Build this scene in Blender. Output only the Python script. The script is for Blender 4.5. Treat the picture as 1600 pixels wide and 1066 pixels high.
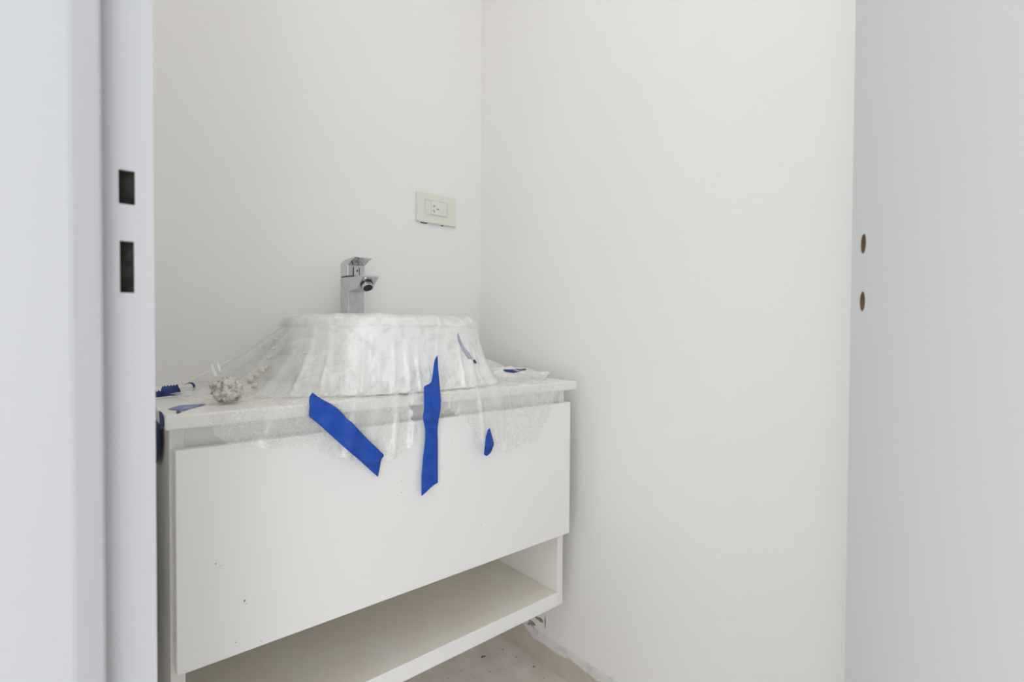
import bpy, bmesh, math, random
import numpy as np
from mathutils import Vector, noise
for o in list(bpy.data.objects): bpy.data.objects.remove(o)
random.seed(4)
C = bpy.context.scene.collection
sc = bpy.context.scene

# ------------------------------------------------------------------ camera
HC = 0.9201                                   # eye height above the floor
FPX, YAW, PIT, ROL = 796.52, 0.8623, -0.0173, 0.0052
F = np.array([math.cos(YAW)*math.cos(PIT), math.sin(YAW)*math.cos(PIT), math.sin(PIT)])
R0 = np.cross(F, [0, 0, 1]); R0 /= np.linalg.norm(R0); U0 = np.cross(R0, F)
RR = math.cos(ROL)*R0 + math.sin(ROL)*U0
UU = -math.sin(ROL)*R0 + math.cos(ROL)*U0
cam = bpy.data.cameras.new('camera'); co = bpy.data.objects.new('camera', cam); C.objects.link(co)
from mathutils import Matrix
M = Matrix(((RR[0], UU[0], -F[0], 0), (RR[1], UU[1], -F[1], 0), (RR[2], UU[2], -F[2], HC), (0, 0, 0, 1)))
co.matrix_world = M
cam.sensor_width = 36; cam.lens = FPX/1600*36; cam.clip_start = 0.01
cam.dof.use_dof = True; cam.dof.focus_distance = 0.98; cam.dof.aperture_fstop = 4.0
sc.camera = co

# ------------------------------------------------------------------ light
sc.view_settings.view_transform = 'Standard'; sc.view_settings.look = 'None'
sc.view_settings.gamma = 1; sc.view_settings.use_curve_mapping = False
sc.view_settings.exposure = 0.12
w = bpy.data.worlds.new('world'); sc.world = w; w.use_nodes = True
w.node_tree.nodes['Background'].inputs[0].default_value = (0.925, 0.957, 1.0, 1)
w.node_tree.nodes['Background'].inputs[1].default_value = 1.6

def area(name, loc, target, sx, sy, power, col):
    l = bpy.data.lights.new(name, 'AREA'); l.shape = 'RECTANGLE'; l.size = sx; l.size_y = sy
    l.energy = power; l.color = col
    o = bpy.data.objects.new(name, l); C.objects.link(o); o.location = loc
    o.rotation_euler = (Vector(target)-Vector(loc)).to_track_quat('-Z', 'Y').to_euler()
    return o
area('hall_window_light', (-1.9, -1.5, 1.25), (0.3, 0.5, 1.0), 2.4, 2.2, 12, (0.94, 0.97, 1.0))
area('hall_low_fill', (-3.0, -4.2, .75), (0.5, 0.6, 0.7), 3.0, 1.2, 30, (0.94, 0.97, 1.0))  # added low fill from the hall side, lifts floor and lower walls
area('ceiling_fill', (.52, .30, 2.43), (.52, .30, 0), .8, .9, 3.0, (1.0, .985, .955))  # added unseen fill panel under the ceiling, evens out the room
area('front_wall_fill', (.45, -.60, 1.45), (.45, 2, 1.45), .8, 1.1, 0.8, (0.97, .985, 1))  # added unseen fill in front of wall_front, brightens the interior

try:
    sc.cycles.diffuse_bounces = 8; sc.cycles.max_bounces = 16; sc.cycles.transparent_max_bounces = 24
except Exception: pass

# ------------------------------------------------------------------ helpers
def lin(c):
    return tuple((v/255/12.92 if v/255 <= .04045 else ((v/255+.055)/1.055)**2.4) for v in c)

class NT:
    def __init__(s, name):
        s.m = bpy.data.materials.new(name); s.m.use_nodes = True
        s.t = s.m.node_tree; s.b = s.t.nodes['Principled BSDF']; s.out = s.t.nodes['Material Output']
    def n(s, typ, **kw):
        x = s.t.nodes.new(typ)
        for k, v in kw.items():
            if k in x.inputs: x.inputs[k].default_value = v
            else: setattr(x, k, v)
        return x
    def l(s, a, b): s.t.links.new(a, b)
    def coord(s): return s.n('ShaderNodeTexCoord').outputs['Object']

def mat(name, col, rough=.6, metal=0, var=0, vscale=8, col2=None, bump=0, bscale=200, spec=.5, coat=0, lo=.35, hi=.65):
    N = NT(name); b = N.b
    b.inputs['Base Color'].default_value = (*col, 1); b.inputs['Roughness'].default_value = rough
    b.inputs['Metallic'].default_value = metal; b.inputs['Specular IOR Level'].default_value = spec
    b.inputs['Coat Weight'].default_value = coat
    c = N.coord()
    if col2 is not None:
        t = N.n('ShaderNodeTexNoise', Scale=vscale, Detail=8.0, Roughness=.6); N.l(c, t.inputs['Vector'])
        r = N.n('ShaderNodeValToRGB'); r.color_ramp.elements[0].position = lo; r.color_ramp.elements[1].position = hi
        r.color_ramp.elements[0].color = (*col, 1); r.color_ramp.elements[1].color = (*col2, 1)
        N.l(t.outputs['Fac'], r.inputs['Fac']); N.l(r.outputs['Color'], b.inputs['Base Color'])
    if bump:
        t = N.n('ShaderNodeTexNoise', Scale=bscale, Detail=4.0); N.l(c, t.inputs['Vector'])
        bp = N.n('ShaderNodeBump', Strength=bump, Distance=.001); N.l(t.outputs['Fac'], bp.inputs['Height'])
        N.l(bp.outputs['Normal'], b.inputs['Normal'])
    return N.m

M_wall = mat('white wall paint', (.877, .867, .851), .75, col2=(.864, .854, .838), vscale=3, bump=.12, bscale=60, spec=.3)
M_ceil = mat('ceiling paint', (.87, .87, .85), .8)
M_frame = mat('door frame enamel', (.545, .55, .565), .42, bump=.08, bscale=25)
M_door = mat('door primer', (.665, .675, .69), .55, bump=.1, bscale=40, spec=.35)
M_lam = mat('white melamine', (.91, .905, .885), .33, spec=.5)
M_lam_edge = mat('melamine edging', (.86, .85, .81), .4)
M_counter = mat('white countertop', (.87, .86, .83), .35, col2=(.84, .83, .80), vscale=25)
M_shelf = mat('dusty melamine shelf', (.88, .82, .72), .8, col2=(.92, .88, .80), vscale=9, bump=.5, bscale=40, spec=.2)
M_floor = mat('dusty concrete', (.76, .70, .63), .9, col2=(.87, .83, .78), vscale=14, bump=.8, bscale=90, spec=.2)
M_cement = mat('raw cement band', (.58, .52, .435), .95, col2=(.64, .585, .50), vscale=20, bump=.6, bscale=120, spec=.1)
M_plaster = mat('rough plaster', (.76, .75, .73), .9, col2=(.60, .57, .53), vscale=45, bump=1, bscale=90, spec=.1, lo=.5, hi=.75)
M_chip_gap = mat('brown render chips and gap shade', (.22, .17, .13), .95, col2=(.5, .46, .41), vscale=80, spec=.1)
M_ceramic = mat('basin ceramic', (.86, .86, .85), .12, spec=.5)
M_chrome = mat('chrome', (.62, .64, .67), .16, metal=1)
M_chrome_dusty = mat('dusty chrome', (.55, .57, .59), .34, metal=.9, col2=(.66, .67, .67), vscale=60)
M_dark = mat('dark rubber and gap shade', (.015, .014, .013), .6)
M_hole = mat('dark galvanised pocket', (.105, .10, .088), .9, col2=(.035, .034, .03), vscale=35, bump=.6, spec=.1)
M_wood = mat('raw drilled board', (.235, .15, .075), .9, col2=(.17, .105, .05), vscale=150, bump=.6)
M_plate = mat('cream socket plastic', (.77, .765, .69), .4)
M_plate2 = mat('cream socket module', (.79, .785, .72), .35)
M_lump = mat('dried plaster crust', (.74, .70, .62), .95, col2=(.24, .215, .175), vscale=130, bump=1, bscale=300, lo=.47, hi=.66)
M_speck = mat('grey specks', (.30, .28, .26), .9)
M_speckb = mat('blue paint chip', (.05, .08, .22), .7)

def tape_mat(name, col, col2, alpha=1):
    N = NT(name); b = N.b; c = N.coord()
    t = N.n('ShaderNodeTexNoise', Scale=55.0, Detail=6.0); N.l(c, t.inputs['Vector'])
    r = N.n('ShaderNodeValToRGB'); r.color_ramp.elements[0].position = .35; r.color_ramp.elements[1].position = .8
    r.color_ramp.elements[0].color = (*col, 1); r.color_ramp.elements[1].color = (*col2, 1)
    N.l(t.outputs['Fac'], r.inputs['Fac']); N.l(r.outputs['Color'], b.inputs['Base Color'])
    b.inputs['Roughness'].default_value = .6; b.inputs['Specular IOR Level'].default_value = .3
    b.inputs['Alpha'].default_value = alpha
    t2 = N.n('ShaderNodeTexNoise', Scale=500.0, Detail=2.0); N.l(c, t2.inputs['Vector'])
    bp = N.n('ShaderNodeBump', Strength=.4, Distance=.0006); N.l(t2.outputs['Fac'], bp.inputs['Height'])
    N.l(bp.outputs['Normal'], b.inputs['Normal'])
    return N.m
M_tape = tape_mat('blue painters tape', lin((28, 76, 172)), lin((46, 92, 184)))
M_tape_dusty = tape_mat('dusty blue tape', lin((122, 132, 182)), lin((168, 172, 204)))
M_tape_dark_gap = tape_mat('dark blue tape and gap shade', lin((30, 48, 100)), lin((60, 78, 140)))

M_tape_faint = tape_mat('tape seen through film', lin((165, 170, 200)), lin((200, 202, 215)), .35)

def film_mat():
    N = NT('dusty clear plastic film'); t = N.t; t.nodes.remove(N.b); c = N.coord()
    at = N.n('ShaderNodeAttribute', attribute_name='dens')
    n1 = N.n('ShaderNodeTexNoise', Scale=420.0, Detail=3.0, Roughness=.7); N.l(c, n1.inputs['Vector'])
    n2 = N.n('ShaderNodeTexNoise', Scale=28.0, Detail=6.0, Roughness=.6, Distortion=1.2); N.l(c, n2.inputs['Vector'])
    # alpha = dens * (0.45 + n2) + (n1-.5)*.8
    m1 = N.n('ShaderNodeMath', operation='ADD'); m1.inputs[1].default_value = .5; N.l(n2.outputs['Fac'], m1.inputs[0])
    m2 = N.n('ShaderNodeMath', operation='MULTIPLY'); N.l(at.outputs['Fac'], m2.inputs[0]); N.l(m1.outputs[0], m2.inputs[1])
    m3 = N.n('ShaderNodeMath', operation='MULTIPLY_ADD'); m3.inputs[1].default_value = .34; m3.inputs[2].default_value = -.17
    N.l(n1.outputs['Fac'], m3.inputs[0])
    m4 = N.n('ShaderNodeMath', operation='ADD', use_clamp=True); N.l(m2.outputs[0], m4.inputs[0]); N.l(m3.outputs[0], m4.inputs[1])
    vo = N.n('ShaderNodeTexNoise', Scale=55.0, Detail=3.0, Distortion=1.8); N.l(c, vo.inputs['Vector'])
    bp = N.n('ShaderNodeBump', Strength=.25, Distance=.003); N.l(vo.outputs['Fac'], bp.inputs['Height'])
    d = N.n('ShaderNodeBsdfDiffuse'); d.inputs['Color'].default_value = (.95, .945, .928, 1); N.l(bp.outputs['Normal'], d.inputs['Normal'])
    tr = N.n('ShaderNodeBsdfTranslucent'); tr.inputs['Color'].default_value = (.95, .945, .928, 1); N.l(bp.outputs['Normal'], tr.inputs['Normal'])
    x1 = N.n('ShaderNodeMixShader'); x1.inputs[0].default_value = .12; N.l(d.outputs[0], x1.inputs[1]); N.l(tr.outputs[0], x1.inputs[2])
    tp = N.n('ShaderNodeBsdfTransparent'); tp.inputs['Color'].default_value = (.985, .985, .98, 1)
    x2 = N.n('ShaderNodeMixShader'); N.l(m4.outputs[0], x2.inputs[0]); N.l(tp.outputs[0], x2.inputs[1]); N.l(x1.outputs[0], x2.inputs[2])
    g = N.n('ShaderNodeBsdfGlossy'); g.inputs['Roughness'].default_value = .25; N.l(bp.outputs['Normal'], g.inputs['Normal'])
    g.inputs['Color'].default_value = (1, 1, 1, 1)
    x3 = N.n('ShaderNodeMixShader'); x3.inputs[0].default_value = .06; N.l(x2.outputs[0], x3.inputs[1]); N.l(g.outputs[0], x3.inputs[2])
    N.l(x3.outputs[0], N.out.inputs['Surface'])
    return N.m
M_film = film_mat()
M_glint = mat('white film glint', (.93, .93, .92), .3)

def link(name, me, m, parent=None, bevel=0, smooth=False, seg=2):
    o = bpy.data.objects.new(name, me); C.objects.link(o)
    for k in (m if isinstance(m, (list, tuple)) else [m]): me.materials.append(k)
    if parent: o.parent = parent
    if smooth:
        for p in me.polygons: p.use_smooth = True
    if bevel:
        b = o.modifiers.new('bevel', 'BEVEL'); b.width = bevel; b.segments = seg; b.limit_method = 'ANGLE'
        b.harden_normals = False
    return o
def pyd(name, v, f, m, parent=None, **k):
    me = bpy.data.meshes.new(name); me.from_pydata([tuple(map(float, p)) for p in v], [], f); me.update()
    return link(name, me, m, parent, **k)
def bmo(name, bm, m, parent=None, **k):
    bmesh.ops.recalc_face_normals(bm, faces=bm.faces)
    me = bpy.data.meshes.new(name); bm.to_mesh(me); bm.free()
    return link(name, me, m, parent, **k)
def bx(bm, x0, x1, y0, y1, z0, z1):
    v = [bm.verts.new(p) for p in ((x0, y0, z0), (x1, y0, z0), (x1, y1, z0), (x0, y1, z0), (x0, y0, z1), (x1, y0, z1), (x1, y1, z1), (x0, y1, z1))]
    for f in ((3, 2, 1, 0), (4, 5, 6, 7), (0, 1, 5, 4), (1, 2, 6, 5), (2, 3, 7, 6), (3, 0, 4, 7)): bm.faces.new([v[i] for i in f])
def box(name, x0, x1, y0, y1, z0, z1, m, parent=None, **k):
    bm = bmesh.new(); bx(bm, x0, x1, y0, y1, z0, z1); return bmo(name, bm, m, parent, **k)
def prism(pts, axis, a, b):
    """bm of an extruded polygon; pts in the two other axes"""
    bm = bmesh.new()
    def P(p, h): return {'x': (h, p[0], p[1]), 'y': (p[0], h, p[1]), 'z': (p[0], p[1], h)}[axis]
    v0 = [bm.verts.new(P(p, a)) for p in pts]; v1 = [bm.verts.new(P(p, b)) for p in pts]
    bm.faces.new(v0); bm.faces.new(v1[::-1])
    for i in range(len(pts)):
        j = (i+1) % len(pts); bm.faces.new((v0[i], v0[j], v1[j], v1[i]))
    return bm
def thing(name, label, cat, loc=(0, 0, 0), group=None):
    o = bpy.data.objects.new(name, None); C.objects.link(o); o['label'] = label; o['category'] = cat
    o.empty_display_size = .05
    if group: o['group'] = group
    return o
def tag(o, label, cat, group=None):
    o['label'] = label; o['category'] = cat
    if group: o['group'] = group
    return o
def struct(o): o['kind'] = 'structure'; return o
def ray(u, v): 
    d = F + RR*((u-800)/FPX) - UU*((v-533)/FPX); return d
def atY(u, v, Y):
    d = ray(u, v); t = Y/d[1]; return np.array([d[0]*t, Y, HC+d[2]*t])
def atX(u, v, X):
    d = ray(u, v); t = X/d[0]; return np.array([X, d[1]*t, HC+d[2]*t])
def atZ(u, v, Z):
    d = ray(u, v); t = (Z-HC)/d[2]; return np.array([d[0]*t, d[1]*t, Z])

# ------------------------------------------------------------------ room shell
XW, YB = 0.9713, 1.2891          # right wall, back wall
XD = 0.050                       # bathroom face of the doorway wall
YN = -0.62                       # wall behind the open door
HCL = 2.45
ZK = HC-0.8324                   # lower end of the painted plaster
DY0, DY1, DZ = -0.16, 0.575, 2.06   # masonry opening
struct(box('floor', -3.2, XW+.12, -5.0, YB+.12, -.12, 0, M_floor))
struct(box('ceiling', -.10, XW+.12, YN-.12, YB+.12, HCL, HCL+.1, M_ceil))
wb = struct(box('wall_back', -.10, XW+.12, YB, YB+.12, ZK-.004, HCL, M_wall))
wr = struct(box('wall_right', XW, XW+.12, YN-.12, YB, ZK-.004, HCL, M_wall))
struct(box('wall_front', -.10, XW, YN-.12, YN, 0, HCL, M_wall))
bm = bmesh.new()
bx(bm, -.07, XD, YN, DY0, 0, HCL); bx(bm, -.07, XD, DY1+.0, YB, 0, HCL); bx(bm, -.07, XD, DY0, DY1, DZ, HCL)
struct(bmo('wall_left', bm, M_wall))
# raw cement band where the skirting board is missing
def band(name, wall):
    if wall == 'right': return struct(box(name, XW+.006, XW+.12, YN-.12, YB, 0, ZK+.002, M_cement))
    return struct(box(name, -.1, XW+.12, YB+.006, YB+.12, 0, ZK+.002, M_cement))
band('baseboard_right', 'right'); band('baseboard_back', 'back')

def lip(name, along0, along1, place, amp=.012, base=.018):
    """ragged lower rim of the wall plaster that sags over the band"""
    n = 260; v = []; f = []
    for i in range(n+1):
        a = along0+(along1-along0)*i/n
        k = noise.fractal(Vector((a*9, 3.3, 1)), 1, 2, 4)
        k2 = noise.fractal(Vector((a*30, 7.7, 2)), 1, 2, 4)
        zl = ZK-base-amp*k*1.6-.003*k2
        th = .0035+.002*noise.noise(Vector((a*25, 1, 4)))
        for q, (z, d) in enumerate(((ZK+.004, 0), (ZK-.001, th*.8), (zl+.005, th), (zl, th*.5), (zl, -.007))):
            v.append(place(a, d, z))
    for i in range(n):
        for q in range(4):
            a = i*5+q; f.append((a, a+1, a+6, a+5))
    return pyd(name, v, f, M_plaster, smooth=False)
struct(lip('trim_1', YN, YB, lambda a, d, z: (XW-d, a, z)))
struct(lip('trim_2', 0.05, XW, lambda a, d, z: (a, YB-d, z)))
# chipped, brown patches of render low on the right wall beside the vanity
def chip(u, v, w_, h_, seed, m=M_chip_gap, th=.0012, n=14):
    p = atX(u, v, XW); rnd = random.Random(seed); pts = []
    for i in range(n):
        a = 2*math.pi*i/n; r = .65+.5*rnd.random()
        pts.append((p[1]+w_*r*math.cos(a), p[2]+h_*r*math.sin(a)))
    return bmo('plaster_chip', prism(pts, 'x', XW-th, XW+.002), m, wr)
chip(831, 974, .016, .008, 1); chip(843, 968, .018, .006, 2); chip(852, 972, .0022, .017, 3)
chip(839, 995, .006, .004, 5); chip(846, 999, .007, .0035, 6); chip(826, 979, .006, .014, 7); chip(834, 985, .004, .012, 8)

# ------------------------------------------------------------------ door frame (left jamb, head, hinge jamb)
XR = 0.0550                      # room-side end of the frame
JY = 0.560                       # rebate face that carries the strike holes
X_st = 0.0180; X_f = 0.0005      # rebate step, start of the stop face
e = atY(240.5, 300, JY)[0]; XR = e
s1 = atY(158, 300, JY-.017)[0]; s0 = atY(114, 300, JY-.024)[0]
zh = []
for (u0, v0, u1, v1) in ((185, 264, 211, 321), (187, 376, 210, 458)):
    um, vm = (u0+u1)/2, (v0+v1)/2
    a = atY(u0, v0, JY); b = atY(u1, v1, JY); zh.append((a[0], b[0], b[2], a[2]))
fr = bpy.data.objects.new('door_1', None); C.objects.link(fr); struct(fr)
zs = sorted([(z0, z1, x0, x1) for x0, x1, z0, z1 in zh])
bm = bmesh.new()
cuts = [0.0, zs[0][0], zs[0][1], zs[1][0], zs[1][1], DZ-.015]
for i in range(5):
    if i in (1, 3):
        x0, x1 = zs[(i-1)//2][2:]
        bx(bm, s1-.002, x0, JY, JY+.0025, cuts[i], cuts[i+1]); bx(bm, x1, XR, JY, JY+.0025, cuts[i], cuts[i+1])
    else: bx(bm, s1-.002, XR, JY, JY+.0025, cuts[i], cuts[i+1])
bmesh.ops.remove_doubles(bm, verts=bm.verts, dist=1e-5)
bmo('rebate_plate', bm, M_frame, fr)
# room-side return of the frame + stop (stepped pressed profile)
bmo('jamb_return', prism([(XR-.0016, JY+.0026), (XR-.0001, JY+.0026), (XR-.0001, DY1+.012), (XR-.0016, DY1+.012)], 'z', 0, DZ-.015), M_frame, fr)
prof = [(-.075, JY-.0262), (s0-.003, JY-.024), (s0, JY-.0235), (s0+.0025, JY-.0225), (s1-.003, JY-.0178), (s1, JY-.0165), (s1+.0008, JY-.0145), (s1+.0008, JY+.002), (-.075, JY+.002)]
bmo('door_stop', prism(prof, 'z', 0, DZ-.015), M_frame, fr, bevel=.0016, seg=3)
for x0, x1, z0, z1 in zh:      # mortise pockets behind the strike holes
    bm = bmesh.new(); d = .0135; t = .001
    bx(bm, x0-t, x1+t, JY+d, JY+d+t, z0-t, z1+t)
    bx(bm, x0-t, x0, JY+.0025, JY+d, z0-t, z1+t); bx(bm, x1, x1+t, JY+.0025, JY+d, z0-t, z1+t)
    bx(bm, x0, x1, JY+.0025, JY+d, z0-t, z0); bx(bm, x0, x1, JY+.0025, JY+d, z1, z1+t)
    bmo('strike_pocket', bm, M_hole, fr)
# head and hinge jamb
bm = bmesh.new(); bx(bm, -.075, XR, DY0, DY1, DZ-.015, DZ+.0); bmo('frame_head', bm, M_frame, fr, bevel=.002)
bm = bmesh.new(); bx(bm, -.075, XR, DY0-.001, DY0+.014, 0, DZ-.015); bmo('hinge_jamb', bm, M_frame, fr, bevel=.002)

# ------------------------------------------------------------------ open door leaf on the right
DD = 0.70; TH = .036
hinge = np.array([.062, -.128])
# direction so that the free edge falls on the seen edge line
best = None
for k in range(2000):
    a = math.radians(10+40*k/2000); p = hinge+DD*np.array([math.cos(a), math.sin(a)])
    P = np.array([p[0], p[1], 0.1]); dd = P@F; u = 800+FPX*(P@RR)/dd
    if best is None or abs(u-1331) < best[0]: best = (abs(u-1331), a, p)
ang, pe = best[1], best[2]
print('door angle', math.degrees(ang), pe)
dv = np.array([math.cos(ang), math.sin(ang)]); nv = np.array([math.sin(ang), -math.cos(ang)])   # nv points away from the camera side
def onDoor(u, v):
    d = ray(u, v); # (t d - hinge) . nv = 0
    t = (hinge@nv)/(d[:2]@nv); q = d*t; return (q[:2]-hinge)@dv, HC+q[2]
h1 = onDoor(1349, 381); h2 = onDoor(1347.5, 471)
print('holes', h1, h2, DD)
leaf = bpy.data.objects.new('door_2', None); C.objects.link(leaf); struct(leaf)
leaf.matrix_world = Matrix(((dv[0], nv[0], 0, hinge[0]), (dv[1], nv[1], 0, hinge[1]), (0, 0, 1, 0), (0, 0, 0, 1)))
RH = .0105
bm = bmesh.new()
# camera-side skin with two round bores, rest of slab boxed behind
def ring_plate(bm, x0, x1, z0, z1, cx, cz, r, y):
    n = 32; sq = []; ci = []
    for i in range(n):
        a = 2*math.pi*(i+.5)/n; c, s = math.cos(a), math.sin(a)
        ci.append(bm.verts.new((cx+r*c, y, cz+r*s)))
        kx = ((x1-cx) if c > 0 else (cx-x0))/abs(c); kz = ((z1-cz) if s > 0 else (cz-z0))/abs(s); k = min(kx, kz)
        sq.append(bm.verts.new((cx+k*c, y, cz+k*s)))
    cor = {(x1, z1): None}
    for i in range(n):
        j = (i+1) % n; a, b = sq[i].co, sq[j].co
        if abs(a.x-b.x) > 1e-6 and abs(a.z-b.z) > 1e-6:
            X = x1 if max(a.x, b.x) > x1-1e-5 else x0; Z = z1 if max(a.z, b.z) > z1-1e-5 else z0
            cv = bm.verts.new((X, y, Z)); bm.faces.new((ci[i], ci[j], sq[j], cv, sq[i]))
        else: bm.faces.new((ci[i], ci[j], sq[j], sq[i]))
def quad(bm, x0, x1, z0, z1, y): bm.faces.new([bm.verts.new(p) for p in ((x0, y, z0), (x1, y, z0), (x1, y, z1), (x0, y, z1))])
hs = sorted([h1, h2], key=lambda q: q[1]); Q = .03
zt = 2.03; za = hs[0][1]-Q; zb = hs[0][1]+Q; zc_ = hs[1][1]-Q; zd = hs[1][1]+Q
cx = (hs[0][0]+hs[1][0])/2; XA, XB = cx-.03, cx+.03
quad(bm, 0, XA, .008, zt, 0); quad(bm, XB, DD, .008, zt, 0)
quad(bm, XA, XB, .008, za, 0); quad(bm, XA, XB, zb, zc_, 0); quad(bm, XA, XB, zd, zt, 0)
ring_plate(bm, XA, XB, za, zb, cx, hs[0][1], RH, 0); ring_plate(bm, XA, XB, zc_, zd, cx, hs[1][1], RH, 0)
quad(bm, 0, DD, .008, zt, TH)
for p in (((0, 0, .008), (0, TH, .008), (0, TH, zt), (0, 0, zt)), ((DD, 0, .008), (DD, TH, .008), (DD, TH, zt), (DD, 0, zt)),
          ((0, 0, .008), (DD, 0, .008), (DD, TH, .008), (0, TH, .008)), ((0, 0, zt), (DD, 0, zt), (DD, TH, zt), (0, TH, zt))):
    bm.faces.new([bm.verts.new(q) for q in p])
bmesh.ops.remove_doubles(bm, verts=bm.verts, dist=1e-6)
bmo('door_leaf', bm, M_door, leaf)
for hx, hz in hs:
    bm = bmesh.new(); n = 32; r0 = []; r1 = []
    for i in range(n):
        a = 2*math.pi*i/n; r0.append(bm.verts.new((cx+(RH+.0002)*math.cos(a), 0.0004, hz+(RH+.0002)*math.sin(a)))); r1.append(bm.verts.new((cx+RH*math.cos(a), .024, hz+RH*math.sin(a))))
    for i in range(n): j = (i+1) % n; bm.faces.new((r0[i], r0[j], r1[j], r1[i]))
    bm.faces.new(r1); bmo('handle_bore', bm, M_wood, leaf)

# ------------------------------------------------------------------ vanity
X0, X1, Yd = .1043, .9043, .8378
Zt, Zb = HC-.1675, HC-.4842
Yc, Zc, Zcb, Xc0, Xc1 = .8316, HC-.1171, HC-.1375, .0918, .9202
Xs0, Xs1, Zsh, Zsb = .0995, .9021, HC-.6309, HC-.665
Ys = Yd+.020; YBK = YB-.002
van = thing('vanity_cabinet', 'white wall-hung bathroom vanity cabinet with one wide drawer above an open dusty shelf', 'cabinet')
for xa in (Xs0, Xs1-.018): box('side_panel', xa, xa+.018, Ys, YBK, Zsb+.001, Zcb-.0003, M_lam_edge, van, bevel=.0006)
dr = box('drawer_front', X0, X1, Yd, Yd+.018, Zb, Zt, M_lam, van, bevel=.0011)
bm = bmesh.new(); bx(bm, Xs0+.0175, Xs1-.0175, Yd+.024, Yd+.040, Zb+.04, Zcb-.001); bmo('front_rail', bm, M_lam_edge, van)
bm = bmesh.new(); bx(bm, Xs0+.03, Xs1-.03, Yd+.042, YBK-.03, Zb+.012, Zb+.026)
bx(bm, Xs0+.022, Xs0+.036, Yd+.019, YBK-.03, Zb+.012, Zt-.06); bx(bm, Xs1-.036, Xs1-.022, Yd+.019, YBK-.03, Zb+.012, Zt-.06)
bmo('drawer_box', bm, M_lam_edge, van)
box('shelf', Xs0+.018, Xs1-.018, Ys+.0006, YBK, Zsb, Zsh-.0006, M_lam, van, bevel=.0006)
shd = pyd('shelf_dust', [(Xs0+.0185, Ys+.0015, Zsh), (Xs1-.0185, Ys+.0015, Zsh), (Xs1-.0185, YBK, Zsh), (Xs0+.0185, YBK, Zsh)], [(0, 1, 2, 3)], M_shelf, van)
shd['label'] = 'beige dust coating the shelf top'
box('back_panel', Xs0+.018, Xs1-.018, YBK-.0, YBK+.0015, Zsh, Zcb-.01, M_lam_edge, van)
# specks of dirt on the drawer
bm = bmesh.new()
for u, v, r in ((382, 939, .0016), (337, 881, .0010), (627, 770, .0008), (627, 752, .0008), (751, 821, .0010), (735, 741, .0007), (368, 1004, .0009), (408, 1002, .0008), (702, 665, .0006), (706, 690, .0006), (345, 884, .0006), (385, 943, .0007)):
    p = atY(u, v, Yd)
    vs = [bm.verts.new((p[0]+r*(1+.3*math.sin(3*k+u))*math.cos(k*math.pi/4), Yd-.0004, p[2]+r*(1+.3*math.cos(2*k+v))*math.sin(k*math.pi/4))) for k in range(8)]
    cn = bm.verts.new((p[0], Yd-.0009, p[2]))
    for k in range(8): bm.faces.new((vs[k], vs[(k+1) % 8], cn))
ds = bmo('dirt_speck', bm, M_speck, van); ds['kind'] = 'stuff'

tag(box('countertop', Xc0, Xc1, Yc, YB-.001, Zcb, Zc, M_counter, bevel=.0035, seg=4), 'white countertop slab lying on the vanity cabinet', 'countertop')

# ------------------------------------------------------------------ basin
BC = np.array([.528, 1.073])
def loft(rings, cap0=True, cap1=True):
    n = len(rings[0]); v = [p for r in rings for p in r]; f = []
    for i in range(len(rings)-1):
        for j in range(n):
            k = (j+1) % n; f.append((i*n+j, i*n+k, (i+1)*n+k, (i+1)*n+j))
    if cap0: f.append(tuple(range(n))[::-1])
    if cap1: f.append(tuple(range((len(rings)-1)*n, len(rings)*n)))
    return v, f
def sring(cx, cy, r, z, n=72, sq=2.5, ymax=None):
    out = []
    for i in range(n):
        a = 2*math.pi*i/n; c, s = math.cos(a), math.sin(a)
        k = (abs(c)**sq+abs(s)**sq)**(-1/sq)
        out.append((cx+r*k*c, cy+r*k*s, z))
    return out
HB = .148
bas = thing('washbasin', 'white ceramic vessel washbasin wrapped in plastic film on the countertop', 'basin')
rg = [sring(*BC, .135, Zc+.0005), sring(*BC, .150, Zc+.0015), sring(*BC, .163, Zc+.012), sring(*BC, .175, Zc+.045), sring(*BC, .186, Zc+.090),
      sring(*BC, .188, Zc+HB-.022), sring(*BC, .187, Zc+HB-.012), sring(*BC, .183, Zc+HB-.004), sring(*BC, .177, Zc+HB)]
inner = [sring(BC[0], BC[1]-.018, r, z) for r, z in ((.168, Zc+HB), (.160, Zc+HB-.004), (.150, Zc+.08), (.11, Zc+.035), (.03, Zc+.028))]
v, f = loft(rg+inner); pyd('bowl', v, f, M_ceramic, bas, smooth=True)
v, f = loft([[(BC[0]+.022*math.cos(a), BC[1]-.018+.022*math.sin(a), z) for a in [2*math.pi*i/24 for i in range(24)]] for z in (Zc+.0282, Zc+.031)])
pyd('drain', v, f, M_chrome, bas)

# ------------------------------------------------------------------ faucet
FX, FY = .5235, 1.222; ZD = Zc+HB-.001
fa = thing('basin_faucet', 'chrome single-lever basin faucet with flat spout, rising behind the wrapped basin', 'faucet')
hw = .0215
zsp = HC+.1335
bmo('body', prism([(FX-hw, FY-.024), (FX+hw, FY-.024), (FX+hw, FY+.024), (FX-hw, FY+.024)], 'z', ZD, zsp), M_chrome_dusty, fa, bevel=.003, seg=3)
sp = [(FY+.0, zsp-.002), (FY-.106, zsp-.003), (FY-.107, zsp-.007), (FY-.096, zsp-.013), (FY-.070, zsp-.033), (FY-.046, zsp-.0365), (FY+.0, zsp-.040)]
bmo('spout', prism(sp, 'x', FX-hw+.0015, FX+hw-.0015), M_chrome, fa, bevel=.0015)
def cyl(cx_, cy_, z0, z1, r, r2=None, n=28):
    r2 = r2 or r
    return loft([[(cx_+q*math.cos(2*math.pi*i/n), cy_+q*math.sin(2*math.pi*i/n), z) for i in range(n)] for q, z in ((r, z0), (r2, z1))])
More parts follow.
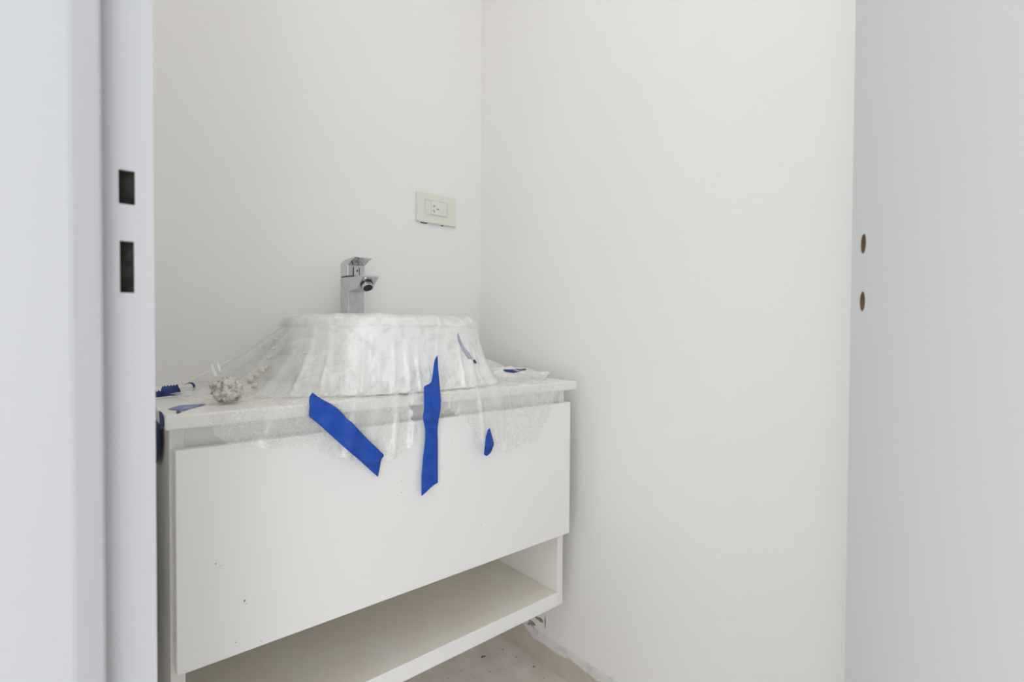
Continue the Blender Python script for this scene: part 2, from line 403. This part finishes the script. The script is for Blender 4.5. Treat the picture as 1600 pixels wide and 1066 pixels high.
def tcyl(h0, h1, r, n=32):
    ax = Vector((0, -.6, -.8)); e1 = Vector((1, 0, 0)); e2 = ax.cross(e1); c0 = Vector((FX, FY-.083, zsp-.0225))
    return loft([[tuple(c0+ax*h+e1*(r*math.cos(2*math.pi*i/n))+e2*(r*math.sin(2*math.pi*i/n))) for i in range(n)] for h in (h0, h1)])
v, f = tcyl(-.004, .011, .0138); ae = pyd('aerator', v, f, M_chrome, fa, bevel=.001)
v, f = tcyl(.0105, .0114, .0108); pyd('aerator_mesh', v, f, M_dark, ae)
v, f = tcyl(.0012, .0034, .0146); pyd('seal_ring', v, f, M_dark, ae)
bmo('seal_gap', prism([(FX-hw+.002, FY-.022), (FX+hw-.002, FY-.022), (FX+hw-.002, FY+.022), (FX-hw+.002, FY+.022)], 'z', zsp, zsp+.0016), M_dark, fa)
z2 = zsp+.0016
hd = [(FY+.022, z2), (FY-.0235, z2), (FY-.0245, z2+.026), (FY-.052, z2+.0365), (FY-.0665, z2+.0395), (FY-.0665, z2+.0415), (FY-.04, z2+.0415), (FY+.0, z2+.039), (FY+.022, z2+.033)]
lv = bmo('lever', prism(hd, 'x', FX-hw, FX+hw), M_chrome, fa, bevel=.0015)
bmo('insert_slot', prism([(FX-.0085, z2+.0005), (FX+.0085, z2+.0005), (FX+.0085, z2+.022), (FX-.0085, z2+.022)], 'y', FY-.0249, FY-.0236), M_dark, lv)
ins = bmo('lever_insert', prism([(FX-.0065, z2+.001), (FX+.0065, z2+.001), (FX+.0065, z2+.0225), (FX-.0065, z2+.0225)], 'y', FY-.0255, FY-.0236), M_chrome, lv, bevel=.0004)
v, f = loft([[(FX+.0018+.0022*math.cos(a), FY-.0262+q, z2+.013+.0022*math.sin(a)) for a in [2*math.pi*i/16 for i in range(16)]] for q in (0, .001)])
pyd('set_screw', v, f, M_dark, lv)

# ------------------------------------------------------------------ plastic film
RR_ = .204; HF = HB+.003
key = [(-180, .40), (-165, .325), (-150, .285), (-140, .262), (-120, .240), (-105, .228), (-90, .219), (-75, .224), (-60, .240), (-45, .262), (-30, .258), (-10, .228), (15, .218), (50, .215), (90, .212), (125, .25), (145, .36), (160, .43), (172, .43), (180, .40)]
KA = np.array([k[0] for k in key]); KR = np.array([k[1] for k in key])
folds = [(-127, 6, .004), (-108, 8, .005), (-88, 5, -.003), (-68, 7, .004), (-178, 3, .006), (-168, 2, .008), (-158, 2.5, .007), (-149, 1.6, .011), (-140, 1.4, .009), (-131, 2, .005), (-124, 1.3, .010), (-117, 1.5, .005), (-110, 1.2, .007), (-103, 1.6, .010),
         (-97, 1.1, .005), (-91, 1.4, .006), (-85, 1, .007), (-79, 2.3, .004), (-70, 1.1, .008), (-62, 2.6, .010), (-56, 1.0, .006), (-47, 3, .010), (-38, 1.2, .010), (-33, 3, .006), (-25, 1.3, .009), (-14, 2.2, .006), (-3, 2, .005), (170, 2.5, .008), (160, 2, .006), (150, 3, .007)]
def foldf(adeg):
    r = 0*adeg
    for a, w_, k in folds:
        d = (adeg-a+180) % 360-180; r = r+k*np.exp(-(d/w_)**2)
    return r
NT_ = 1100; YE = Yc-.0045
ths = np.linspace(-180, 180, NT_+1)
XYZ = []; DEN = []
tcap = np.linspace(0, 1, 10)[1:]; tsk = np.linspace(0, 1, 60)[1:]; tap = np.linspace(0, 1, 150)[1:]
rimk = lambda a: (abs(np.cos(a))**2.5+abs(np.sin(a))**2.5)**(-1/2.5)
bulges = [(.862, 1.175, .085, .075, .036), (.845, 1.0, .085, .085, .021), (.905, .90, .03, .03, .010), (.78, .96, .06, .05, .006), (.20, 1.08, .10, .06, .006)]
for ad in ths:
    a = math.radians(ad); c, s = math.cos(a), math.sin(a)
    ad2 = np.array([ad]); rf = float(np.interp(ad, KA, KR)); fo = float(foldf(ad2)[0])
    R_ = RR_*min(rimk(a), 1.10)
    if s > 0: R_ = min(R_, (YB-.004-BC[1])/s)
    rf = max(rf, R_+.012) if s < .5 else max(rf, R_)
    if s > 0: rf = min(rf, (YB-.003-BC[1])/s)
    if ad > 140 or ad < -150: p = 1.0
    else: p = 1.0
    left = math.exp(-(((ad+360) % 360-185)/35)**2)
    rim_dip = .010*noise.noise(Vector((c*2.3, s*2.3, 5)))-.004*left*4
    zr = HF+.004*noise.noise(Vector((c*6, s*6, 1)))-abs(rim_dip)*.3+.004*max(0, s)
    row = []; den = []
    Rc = R_-.020
    for t in tcap: row.append((BC[0]+Rc*t*c, BC[1]+Rc*t*s, Zc+zr+.006*max(0, s)*(1-t)+(.003*noise.noise(Vector((c*t*5, s*t*5, 3)))))); den.append(.72-.35*left*t)
    for t in (.15, .3, .45, .6, .75, .9, 1.0):
        q = t*math.pi/2; row.append((BC[0]+(Rc+.0215*math.sin(q))*c, min(YB-.003, BC[1]+(Rc+.0225*math.sin(q))*s), Zc+zr-.022*(1-math.cos(q)))); den.append((.72-.35*left)*(1-t)+t*(.95-.62*left))
    for t in tsk:
        lean = t**(1.6-.75*left)
        k = fo*(1-.35*math.exp(-((ad+88)/35)**2))*(.25+.75*math.sin(min(1, t*1.15)*math.pi*.62))*min(1, t*1.6)
        cr = .0035*noise.fractal(Vector((c*16, s*16, t*4.)), 1, 2.1, 4)*min(1, 1.2*t)
        r = R_+.0015+(rf-R_-.0015)*lean+k+cr
        zz = (zr-.022)*(1-t)**(1.45+.05*left)+.0018
        y_ = BC[1]+r*s
        if s > 0 and y_ > YB-.003: y_ = YB-.003
        row.append((BC[0]+r*c, y_, Zc+zz)); den.append(.95-.62*left+.15*min(1, fo/.01))
    rend = .74; rs = math.hypot(row[-1][0]-BC[0], row[-1][1]-BC[1])
    for t in tap:
        r = rs+(rend-rs)*t
        x = BC[0]+r*c; y = BC[1]+r*s
        d_ = .23-.05*left+.22*min(1, fo/.01)*max(0, 1-(r-rs)/.16)
        if y >= YE:
            lift = fo*.55*max(0, 1-(r-rs)/.12)
            z = Zc+.0018+lift+.0055*max(0, noise.fractal(Vector((x*22, y*22, 2)), 1, 2, 4))*min(1, (y-YE)/.02+.15)
            for bx_, by_, sx_, sy_, h_ in bulges:
                z += h_*math.exp(-((x-bx_)/sx_)**4-((y-by_)/sy_)**4); d_ += .5*min(1, h_/.02)*math.exp(-((x-bx_)/(sx_*1.1))**4-((y-by_)/(sy_*1.1))**4)
            if y > YB-.003: y = YB-.003
        else:
            rE = (BC[1]-YE)/abs(s); o_ = r-rE; xe = BC[0]+rE*c
            dz = o_*1.0
            x = xe+c*o_*.35
            z = Zc+.001-dz
            fl = abs(fo)*.8*min(1, dz/.03)+.004*noise.fractal(Vector((x*25, dz*14, 4)), 1, 2, 4)*min(1, dz/.015)
            y = YE-.0015-max(-.001, fl)
            d_ += .05
        row.append((x, y, z)); den.append(min(1, d_))
    XYZ.append(row); DEN.append(den)
# outlines of the film: hanging edge (front elevation) and spread on the counter (plan)
def pxpoly(l, Y): return [(p[0], p[2]) for p in (atY(u, v, Y) for u, v in l)]
hangL = pxpoly([(318, 560), (322, 655), (331, 674), (347, 694), (385, 701), (430, 702), (470, 697), (500, 704), (520, 716), (560, 720), (600, 722), (628, 712), (645, 690), (650, 668), (640, 655), (641, 645), (637, 634), (662, 620), (662, 540), (500, 480)], YE)
hangR = pxpoly([(655, 480), (655, 622), (663, 634), (661, 640), (664, 650), (676, 658), (700, 640), (708, 648), (716, 652), (722, 657), (733, 672), (742, 688), (758, 700), (775, 700), (790, 708), (812, 696), (832, 690), (846, 668), (857, 650), (861, 636), (867, 615), (868, 560), (780, 480)], YE)
plan = [(.150, YE-.01), (.150, .90), (.135, .98), (.118, 1.08), (.115, 1.17), (.16, 1.2), (.25, YB+.01), (.925, YB+.01), (.925, .96), (.900, .90), (.852, .88), (.846, YE-.01)]
def inside(x, y, poly):
    r = False; j = len(poly)-1
    for i in range(len(poly)):
        xi, yi = poly[i]; xj, yj = poly[j]
        if (yi > y) != (yj > y) and x < (xj-xi)*(y-yi)/(yj-yi)+xi: r = not r
        j = i
    return r
NS = len(XYZ[0]); verts = [(BC[0], BC[1], Zc+HF)]+[p for row in XYZ[:-1] for p in row]; dens = [.4]+[d for r in DEN[:-1] for d in r]
nrow = NT_; faces = []; keep = {}
NC = len(tcap)+7+len(tsk)
def ok(i, j):
    x, y, z = XYZ[i][j]
    if j < NC: return True
    jx = .0035*noise.fractal(Vector((x*90, y*90, z*90)), 1, 2, 3); jy = .0035*noise.fractal(Vector((x*90+7, y*90, z*90+3)), 1, 2, 3)
    if y <= YE: 
        return inside(x+jx, z+jy, hangL) or inside(x+jx, z+jy, hangR)
    return inside(x+jx, y+jy, plan)
OK = [[ok(i, j) for j in range(NS)] for i in range(nrow)]
for i in range(nrow):
    i2 = (i+1) % nrow
    faces.append((0, 1+i*NS, 1+i2*NS))
    for j in range(NS-1):
        if OK[i][j] and OK[i2][j+1] and OK[i][j+1] and OK[i2][j]:
            faces.append((1+i*NS+j, 1+i*NS+j+1, 1+i2*NS+j+1, 1+i2*NS+j))
used = sorted({k for f in faces for k in f}); mp = {k: n for n, k in enumerate(used)}
verts = [verts[k] for k in used]; dens = [dens[k] for k in used]; faces = [tuple(mp[k] for k in f) for f in faces]
film = pyd('plastic_film', verts, faces, M_film, smooth=True)
at = film.data.attributes.new('dens', 'FLOAT', 'POINT'); at.data.foreach_set('value', dens)
tag(film, 'translucent dusty plastic film draped over the basin and hanging off the countertop edge', 'plastic sheet')
print('film verts', len(verts))
from mathutils.bvhtree import BVHTree
bvh = BVHTree.FromPolygons([Vector(v) for v in verts], faces)
def on_surface(u, v, off, ymin_plane):
    """point on whichever is nearer along the sight line: film or the plane of the cabinet front"""
    d = Vector(ray(u, v)).normalized(); h = bvh.ray_cast(Vector((0, 0, HC)), d)
    t = ymin_plane/d.y
    if h[0] is not None: t = min(t, h[3]+0)
    return Vector((0, 0, HC))+d*(t-off)

def strip(name, poly, m, depthf, n=None, th=.00025, res=3.0, parent=None):
    """thin sheet filling a px polygon, laid over the surface given by depthf"""
    us = [p[0] for p in poly]; vs_ = [p[1] for p in poly]
    u0, u1, v0, v1 = min(us), max(us), min(vs_), max(vs_)
    nu = max(2, int((u1-u0)/res)+1); nv_ = max(2, int((v1-v0)/res)+1)
    # build rows by clipping horizontal spans so that the outline stays crisp
    V = []; Fc = []; rows = []
    M_ = 10
    for j in range(nv_+1):
        v = v0+(v1-v0)*(j+.0)/nv_; v = min(max(v, v0+.05), v1-.05)
        xs = []
        for i in range(len(poly)):
            (a, b), (c_, d_) = poly[i], poly[(i+1) % len(poly)]
            if (b > v) != (d_ > v): xs.append(a+(c_-a)*(v-b)/(d_-b))
        xs.sort(); l, r = xs[0], xs[-1]
        for k in range(M_+1): V.append(tuple(depthf(l+(r-l)*k/M_, v)))
    for j in range(nv_):
        for k in range(M_): a = j*(M_+1)+k; Fc.append((a, a+1, a+M_+2, a+M_+1))
    o = pyd(name, V, Fc, m, parent, smooth=True)
    s = o.modifiers.new('thick', 'SOLIDIFY'); s.thickness = th; s.offset = 0
    return o

def front_tape(off=.0032):
    # tapes are taut: one smooth skin, a little in front of the film
    def g(u, v):
        p = on_surface(u, v, 0, Yd-.0012)
        return p
    def sm(u, v):
        ts = []
        d = Vector(ray(u, v)).normalized()
        for du in (-5, 0, 5):
            for dv_ in (-5, 0, 5):
                q = g(u+du, v+dv_); ts.append((q-Vector((0, 0, HC))).length)
        t = min(ts)*.85+sum(ts)/len(ts)*.15
        return Vector((0, 0, HC))+d*(t-off)
    return sm
ft = front_tape()
tag(strip('masking_tape', [(488, 613.5), (497, 620), (505, 625), (515, 630), (527, 638), (537, 648), (543, 656), (549, 659), (560, 671), (575, 687), (590, 701), (601, 712), (596, 717), (594, 727), (590.5, 745.5), (583, 739), (560, 718), (540, 701), (520, 683), (500, 665), (482, 650), (484, 636), (482.5, 626), (484, 619)], M_tape, ft),
    'wide diagonal strip of blue masking tape holding the film to the drawer front', 'tape', 'blue tape strips on the film')
tag(strip('masking_tape', [(683.8, 555.5), (684.5, 575), (686, 590), (687.5, 608), (689, 625), (688.5, 640), (685, 658), (683.5, 672), (684, 700), (684, 755), (679, 757), (672, 763), (665, 770), (658.5, 775.5), (658.5, 745), (661, 715), (664, 690), (664.5, 672), (660.5, 652), (662.5, 640), (662.5, 620), (662, 603.5), (668, 602), (674, 597), (676, 585), (678, 568), (680, 560)], M_tape, ft),
    'long vertical strip of blue masking tape with a torn pointed top', 'tape', 'blue tape strips on the film')
tag(strip('masking_tape', [(765, 669), (768, 678), (772, 694), (769, 703), (766, 709), (760, 713), (756, 711), (757, 700), (759, 683), (762, 672)], M_tape, ft),
    'short torn scrap of blue masking tape on the drawer front, right of the long strips', 'tape', 'blue tape strips on the film')

# tape on the counter, left end
def on_counter(h):
    return lambda u, v: Vector(atZ(u, v, Zc+h))
tc = thing('masking_tape', 'curled blue masking tape loop standing at the left back of the countertop', 'tape')
def curl():
    A = atZ(242, 622, Zc+.004); B = atZ(284, 617, Zc+.004); pts = []
    for i in range(30):
        t = i/29; p = A+(B-A)*t; pts.append((p, .004+.012*math.sin(min(1, t*1.6)*math.pi)*.3+.002))
    V = []; Fc = []
    for i, (p, l) in enumerate(pts):
        t = i/29; h = .017 if .25 < t < .85 else (.010 if t <= .25 else .017*(1-t)/.15+.002)
        h += .0015*math.sin(i*1.9)
        V += [(p[0], p[1], Zc+.0045), (p[0]-.001, p[1]+.004, Zc+.0045+h*.5), (p[0], p[1]+.006, Zc+.0045+h)]
    for i in range(29):
        for q in range(2): a = i*3+q; Fc.append((a, a+1, a+4, a+3))
    o = pyd('tape_band', V, Fc, M_tape_dark_gap, tc, smooth=True); s = o.modifiers.new('s', 'SOLIDIFY'); s.thickness = .0004
    # the curled end
    V = []; Fc = []; Dx = (B-A)/np.linalg.norm(B-A)
    for i in range(26):
        a = -1.9+i/25*4.2; r = .010-.0016*i/25
        cx_ = B[0]+Dx[0]*.012; cy_ = B[1]+Dx[1]*.012
        w_ = .004+.004*i/25
        px_ = cx_+Dx[0]*r*math.cos(a)*1.1; py_ = cy_+Dx[1]*r*math.cos(a)*1.1; pz_ = Zc+.0145+r*math.sin(a)
        V += [(px_, py_, pz_), (px_+.004, py_+w_, pz_+.001)]
    for i in range(25): a = i*2; Fc.append((a, a+1, a+3, a+2))
    o = pyd('tape_curl', V, Fc, M_tape_dark_gap, tc, smooth=True); s = o.modifiers.new('s', 'SOLIDIFY'); s.thickness = .0004
curl()
tag(strip('masking_tape', [(258, 641), (272, 636), (285, 632), (300, 633), (321, 631), (315, 634), (298, 638), (287, 642), (272, 640)], M_tape_dusty, on_counter(.0009)),
    'pale dusty blue tape stuck flat on the front left of the countertop', 'tape')
tag(strip('masking_tape', [(274, 643), (278, 641.5), (284, 643), (283, 645), (277, 646)], M_tape_dark_gap, on_counter(.0009)),
    'tiny dark blue tape scrap near the front left countertop corner', 'tape')
ct = thing('masking_tape', 'dark blue tape folded down the left end of the countertop and cabinet side', 'tape')
strip('tape_band', [(248.5, 642), (253.5, 645), (255.5, 655), (256, 667), (252, 673), (249.5, 660)], M_tape_dark_gap, lambda u, v: Vector(atX(u, v, Xc0-.0008)), parent=ct)
strip('tape_band', [(238, 652), (245, 659), (248.5, 672), (249, 690), (247.5, 712), (245.5, 724), (238, 724)], M_tape_dark_gap, lambda u, v: Vector(atX(u, v, Xc0+.001)), parent=ct)
# scraps at the right end of the counter
def scrap(cx_, cy_, cz_, dx, dy, seed, m, label):
    rnd = random.Random(seed); V = []; Fc = []
    for i in range(9):
        t = i/8-.5; w_ = .004*(1-abs(t)*1.4)+.0015*rnd.random()
        V += [(cx_+dx*t, cy_+dy*t, cz_+.003*math.sin(i*1.3)), (cx_+dx*t+.004, cy_+dy*t, cz_+.003*math.sin(i*1.3)+w_*1.6)]
    for i in range(8): a = i*2; Fc.append((a, a+1, a+3, a+2))
    o = pyd('masking_tape', V, Fc, m, smooth=True); s = o.modifiers.new('s', 'SOLIDIFY'); s.thickness = .0004
    return tag(o, label, 'tape')
os_ = lambda u, v: on_surface(u, v, .0015, 2.0)
tag(strip('masking_tape', [(786, 577), (791, 580), (803, 581), (811, 578.5), (822, 576), (822, 578.5), (812, 580.5), (803, 583), (793, 582.6), (787, 579.5)], M_tape_dark_gap, os_, res=1.5),
    'thin dark blue tape scrap with painted shade of the gap between two film bulges at the right end of the countertop', 'tape')  # one strip covers the tape bit and paints the dark gap beside it
tag(strip('masking_tape', [(739, 562.5), (742, 562), (744.5, 566), (744, 568.5), (740.5, 567)], M_tape_dark_gap, os_, res=1.5),
    'tiny dark blue tape tip at the right foot of the wrapped basin', 'tape')
tag(strip('masking_tape', [(716, 519), (719, 530), (726, 543), (734, 552), (739, 563), (732, 562), (723, 549), (716, 534), (714, 524)], M_tape_faint, os_, res=2),
    'faint blue tape smear showing through the film at the right side of the basin', 'tape')
# ------------------------------------------------------------------ plaster lump and crumb
def lump(name, cx_, cy_, cz_, r, seed, sub=5, squash=.85, amp=.25):
    bm = bmesh.new(); bmesh.ops.create_icosphere(bm, subdivisions=sub, radius=1)
    for v in bm.verts:
        n = v.co.normalized()
        k = 1+amp*noise.fractal(n*1.6+Vector((seed, 0, 0)), 1, 2, 5)+.10*noise.noise(n*7+Vector((0, seed, 0)))+.05*noise.noise(n*19)
        # crease that splits it into two lobes
        k -= .16*math.exp(-((n.dot(Vector((.76, -.65, 0)))-.05)/.10)**2)
        v.co = n*r*k
        v.co.z *= squash
    zmin = min(v.co.z for v in bm.verts)
    for v in bm.verts: 
        if v.co.z < zmin*.8: v.co.z = zmin*.8
        v.co += Vector((cx_, cy_, cz_-zmin*.8))
    return bmo(name, bm, M_lump, smooth=True)
p = atZ(354, 627, Zc+.004)
tag(lump('plaster_lump', p[0], p[1], Zc+.0035, .0235, 3), 'crusty two-lobed lump of dried beige plaster on the left of the countertop', 'plaster lump')
p = atZ(402, 607, Zc+.012)
tag(lump('plaster_lump', p[0]-.0, p[1]+.0, Zc+.008, .0075, 8, 4), 'small beige plaster crumb under the film between lump and basin', 'plaster lump')

for l in ([(328.5, 570), (332, 569), (339, 587), (337, 590), (334, 586)], [(337.5, 567), (341.5, 566), (346, 581), (343.5, 583)]):
    strip('film_curl_glint', l, M_glint, lambda u, v: Vector(atY(u, v, .985)), parent=film, th=.0008)  # white slivers painting the glints on two small film curls
M_crumb = mat('beige plaster crumb', (.80, .76, .67), .95, col2=(.62, .58, .50), vscale=200)
for q, (u, v, rr) in enumerate(((392, 596, .006), (401, 588, .0055), (409, 580, .006), (416, 575, .0035), (398, 603, .005), (420, 560, .003), (431, 530, .0035), (428, 545, .003), (478, 552, .003), (397, 531, .003))):
    p = on_surface(u, v, .001, 2.0); lo_ = lump('plaster_crumb', p[0], p[1], p[2]-rr*.6, rr, 20+q, 3, amp=.4)
    lo_.data.materials.clear(); lo_.data.materials.append(M_crumb); lo_.parent = film
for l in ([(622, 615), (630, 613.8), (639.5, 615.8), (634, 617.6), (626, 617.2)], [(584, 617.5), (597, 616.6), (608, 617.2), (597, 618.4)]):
    strip('gap_shade_dirt', l, M_chip_gap, os_, parent=film, th=.0002, res=.8)  # dark strips paint the shadowed, dirty gap under the bowl onto the film
# ------------------------------------------------------------------ socket on the back wall
so = thing('wall_socket', 'cream plastic power socket plate with slanted slots on the back wall', 'socket')
pc = [atY(u, v, YB) for u, v in ((649, 298.5), (711, 311.5), (710, 355), (650, 347))]
sx0 = (pc[0][0]+pc[3][0])/2; sx1 = (pc[1][0]+pc[2][0])/2; sz1 = (pc[0][2]+pc[1][2])/2; sz0 = (pc[2][2]+pc[3][2])/2
print('socket', sx0, sx1, sz0, sz1)
pl = box('plate', sx0, sx1, YB-.009, YB-.0005, sz0, sz1, M_plate, so, bevel=.003, seg=3)
a = atY(664, 310, YB-.009); b = atY(699, 343, YB-.009)
mx0, mx1 = a[0], b[0]; mz = (sz0+sz1)/2+.002; mh = .0215
def frame_(bm, x0, x1, z0, z1, t, y0, y1):
    bx(bm, x0, x1, y0, y1, z0, z0+t); bx(bm, x0, x1, y0, y1, z1-t, z1); bx(bm, x0, x0+t, y0, y1, z0+t, z1-t); bx(bm, x1-t, x1, y0, y1, z0+t, z1-t)
bm = bmesh.new(); frame_(bm, mx0, mx1, mz-mh, mz+mh, .0012, YB-.0108, YB-.009); bmo('inner_rim', bm, M_plate, so, bevel=.0003)
s0_, s1_ = mx0+(mx1-mx0)*.27, mx0+(mx1-mx0)*.72
md = box('socket_module', s0_, mx1-.002, YB-.0112, YB-.009, mz-mh+.002, mz+mh-.002, M_plate2, so, bevel=.0008)
cxs, czs = atY(680, 326.5, YB-.011)[0::2]
def slot(cx_, cz_, ang_, L=.0075, w_=.0020):
    c, s = math.cos(ang_), math.sin(ang_); pts = []
    for dx, dz in ((-L/2, -w_/2), (L/2, -w_/2), (L/2, w_/2), (-L/2, w_/2)): pts.append((cx_+dx*c-dz*s, cz_+dx*s+dz*c))
    bmo('slot', prism(pts, 'y', YB-.0117, YB-.0105), M_dark, md)
slot(cxs-.004, czs+.0072, math.radians(48)); slot(cxs-.004, czs-.0072, math.radians(-48)); slot(cxs+.0088, czs, 0)
for u0, u1, v in ((656, 668, 348.3), (688, 693, 352.6)):
    a = atY(u0, v, YB); b = atY(u1, v, YB)
    bmo('wall_gap_shade', prism([(a[0], sz0+.0005), (b[0], sz0+.0005), (b[0]-.003, sz0-.0022), (a[0]+.004, sz0-.0024)], 'y', YB-.0012, YB-.0002), M_dark, so)  # dark slivers paint the shade of the uncovered hole below the plate

# ------------------------------------------------------------------ floor debris
bm = bmesh.new(); rnd = random.Random(2)
def pebble(bm, x, y, r):
    n = 6; vs = [bm.verts.new((x+r*(.7+.6*rnd.random())*math.cos(k*6.283/n), y+r*(.7+.6*rnd.random())*math.sin(k*6.283/n), .0003)) for k in range(n)]
    t = bm.verts.new((x, y, r*.6))
    for k in range(n): bm.faces.new((vs[k], vs[(k+1) % n], t))
for u, v, r in ((834, 1042, .0042), (807, 1027, .003), (786, 1015, .003), (765, 1050, .002), (700, 1060, .002), (720, 1048, .0018), (850, 1060, .002)):
    p = atZ(u, v, 0); pebble(bm, p[0], p[1], r)
for k in range(90): pebble(bm, rnd.uniform(.1, .95), rnd.uniform(.2, 1.25), rnd.uniform(.0006, .002))
g = bmo('grit', bm, M_speck); g['kind'] = 'stuff'; tag(g, 'grey grit and plaster crumbs scattered on the concrete floor', 'debris')
p = atZ(755, 1027, 0); bm = bmesh.new()
vs = [(p[0]-.007, p[1]+.002), (p[0]-.002, p[1]+.0035), (p[0]+.006, p[1]-.001), (p[0]+.007, p[1]-.0035), (p[0]+.001, p[1]-.001), (p[0]-.005, p[1]-.0005)]
tag(bmo('tape_scrap', prism(vs, 'z', .0004, .0022), M_speckb), 'small blue scrap lying on the floor under the vanity', 'tape')
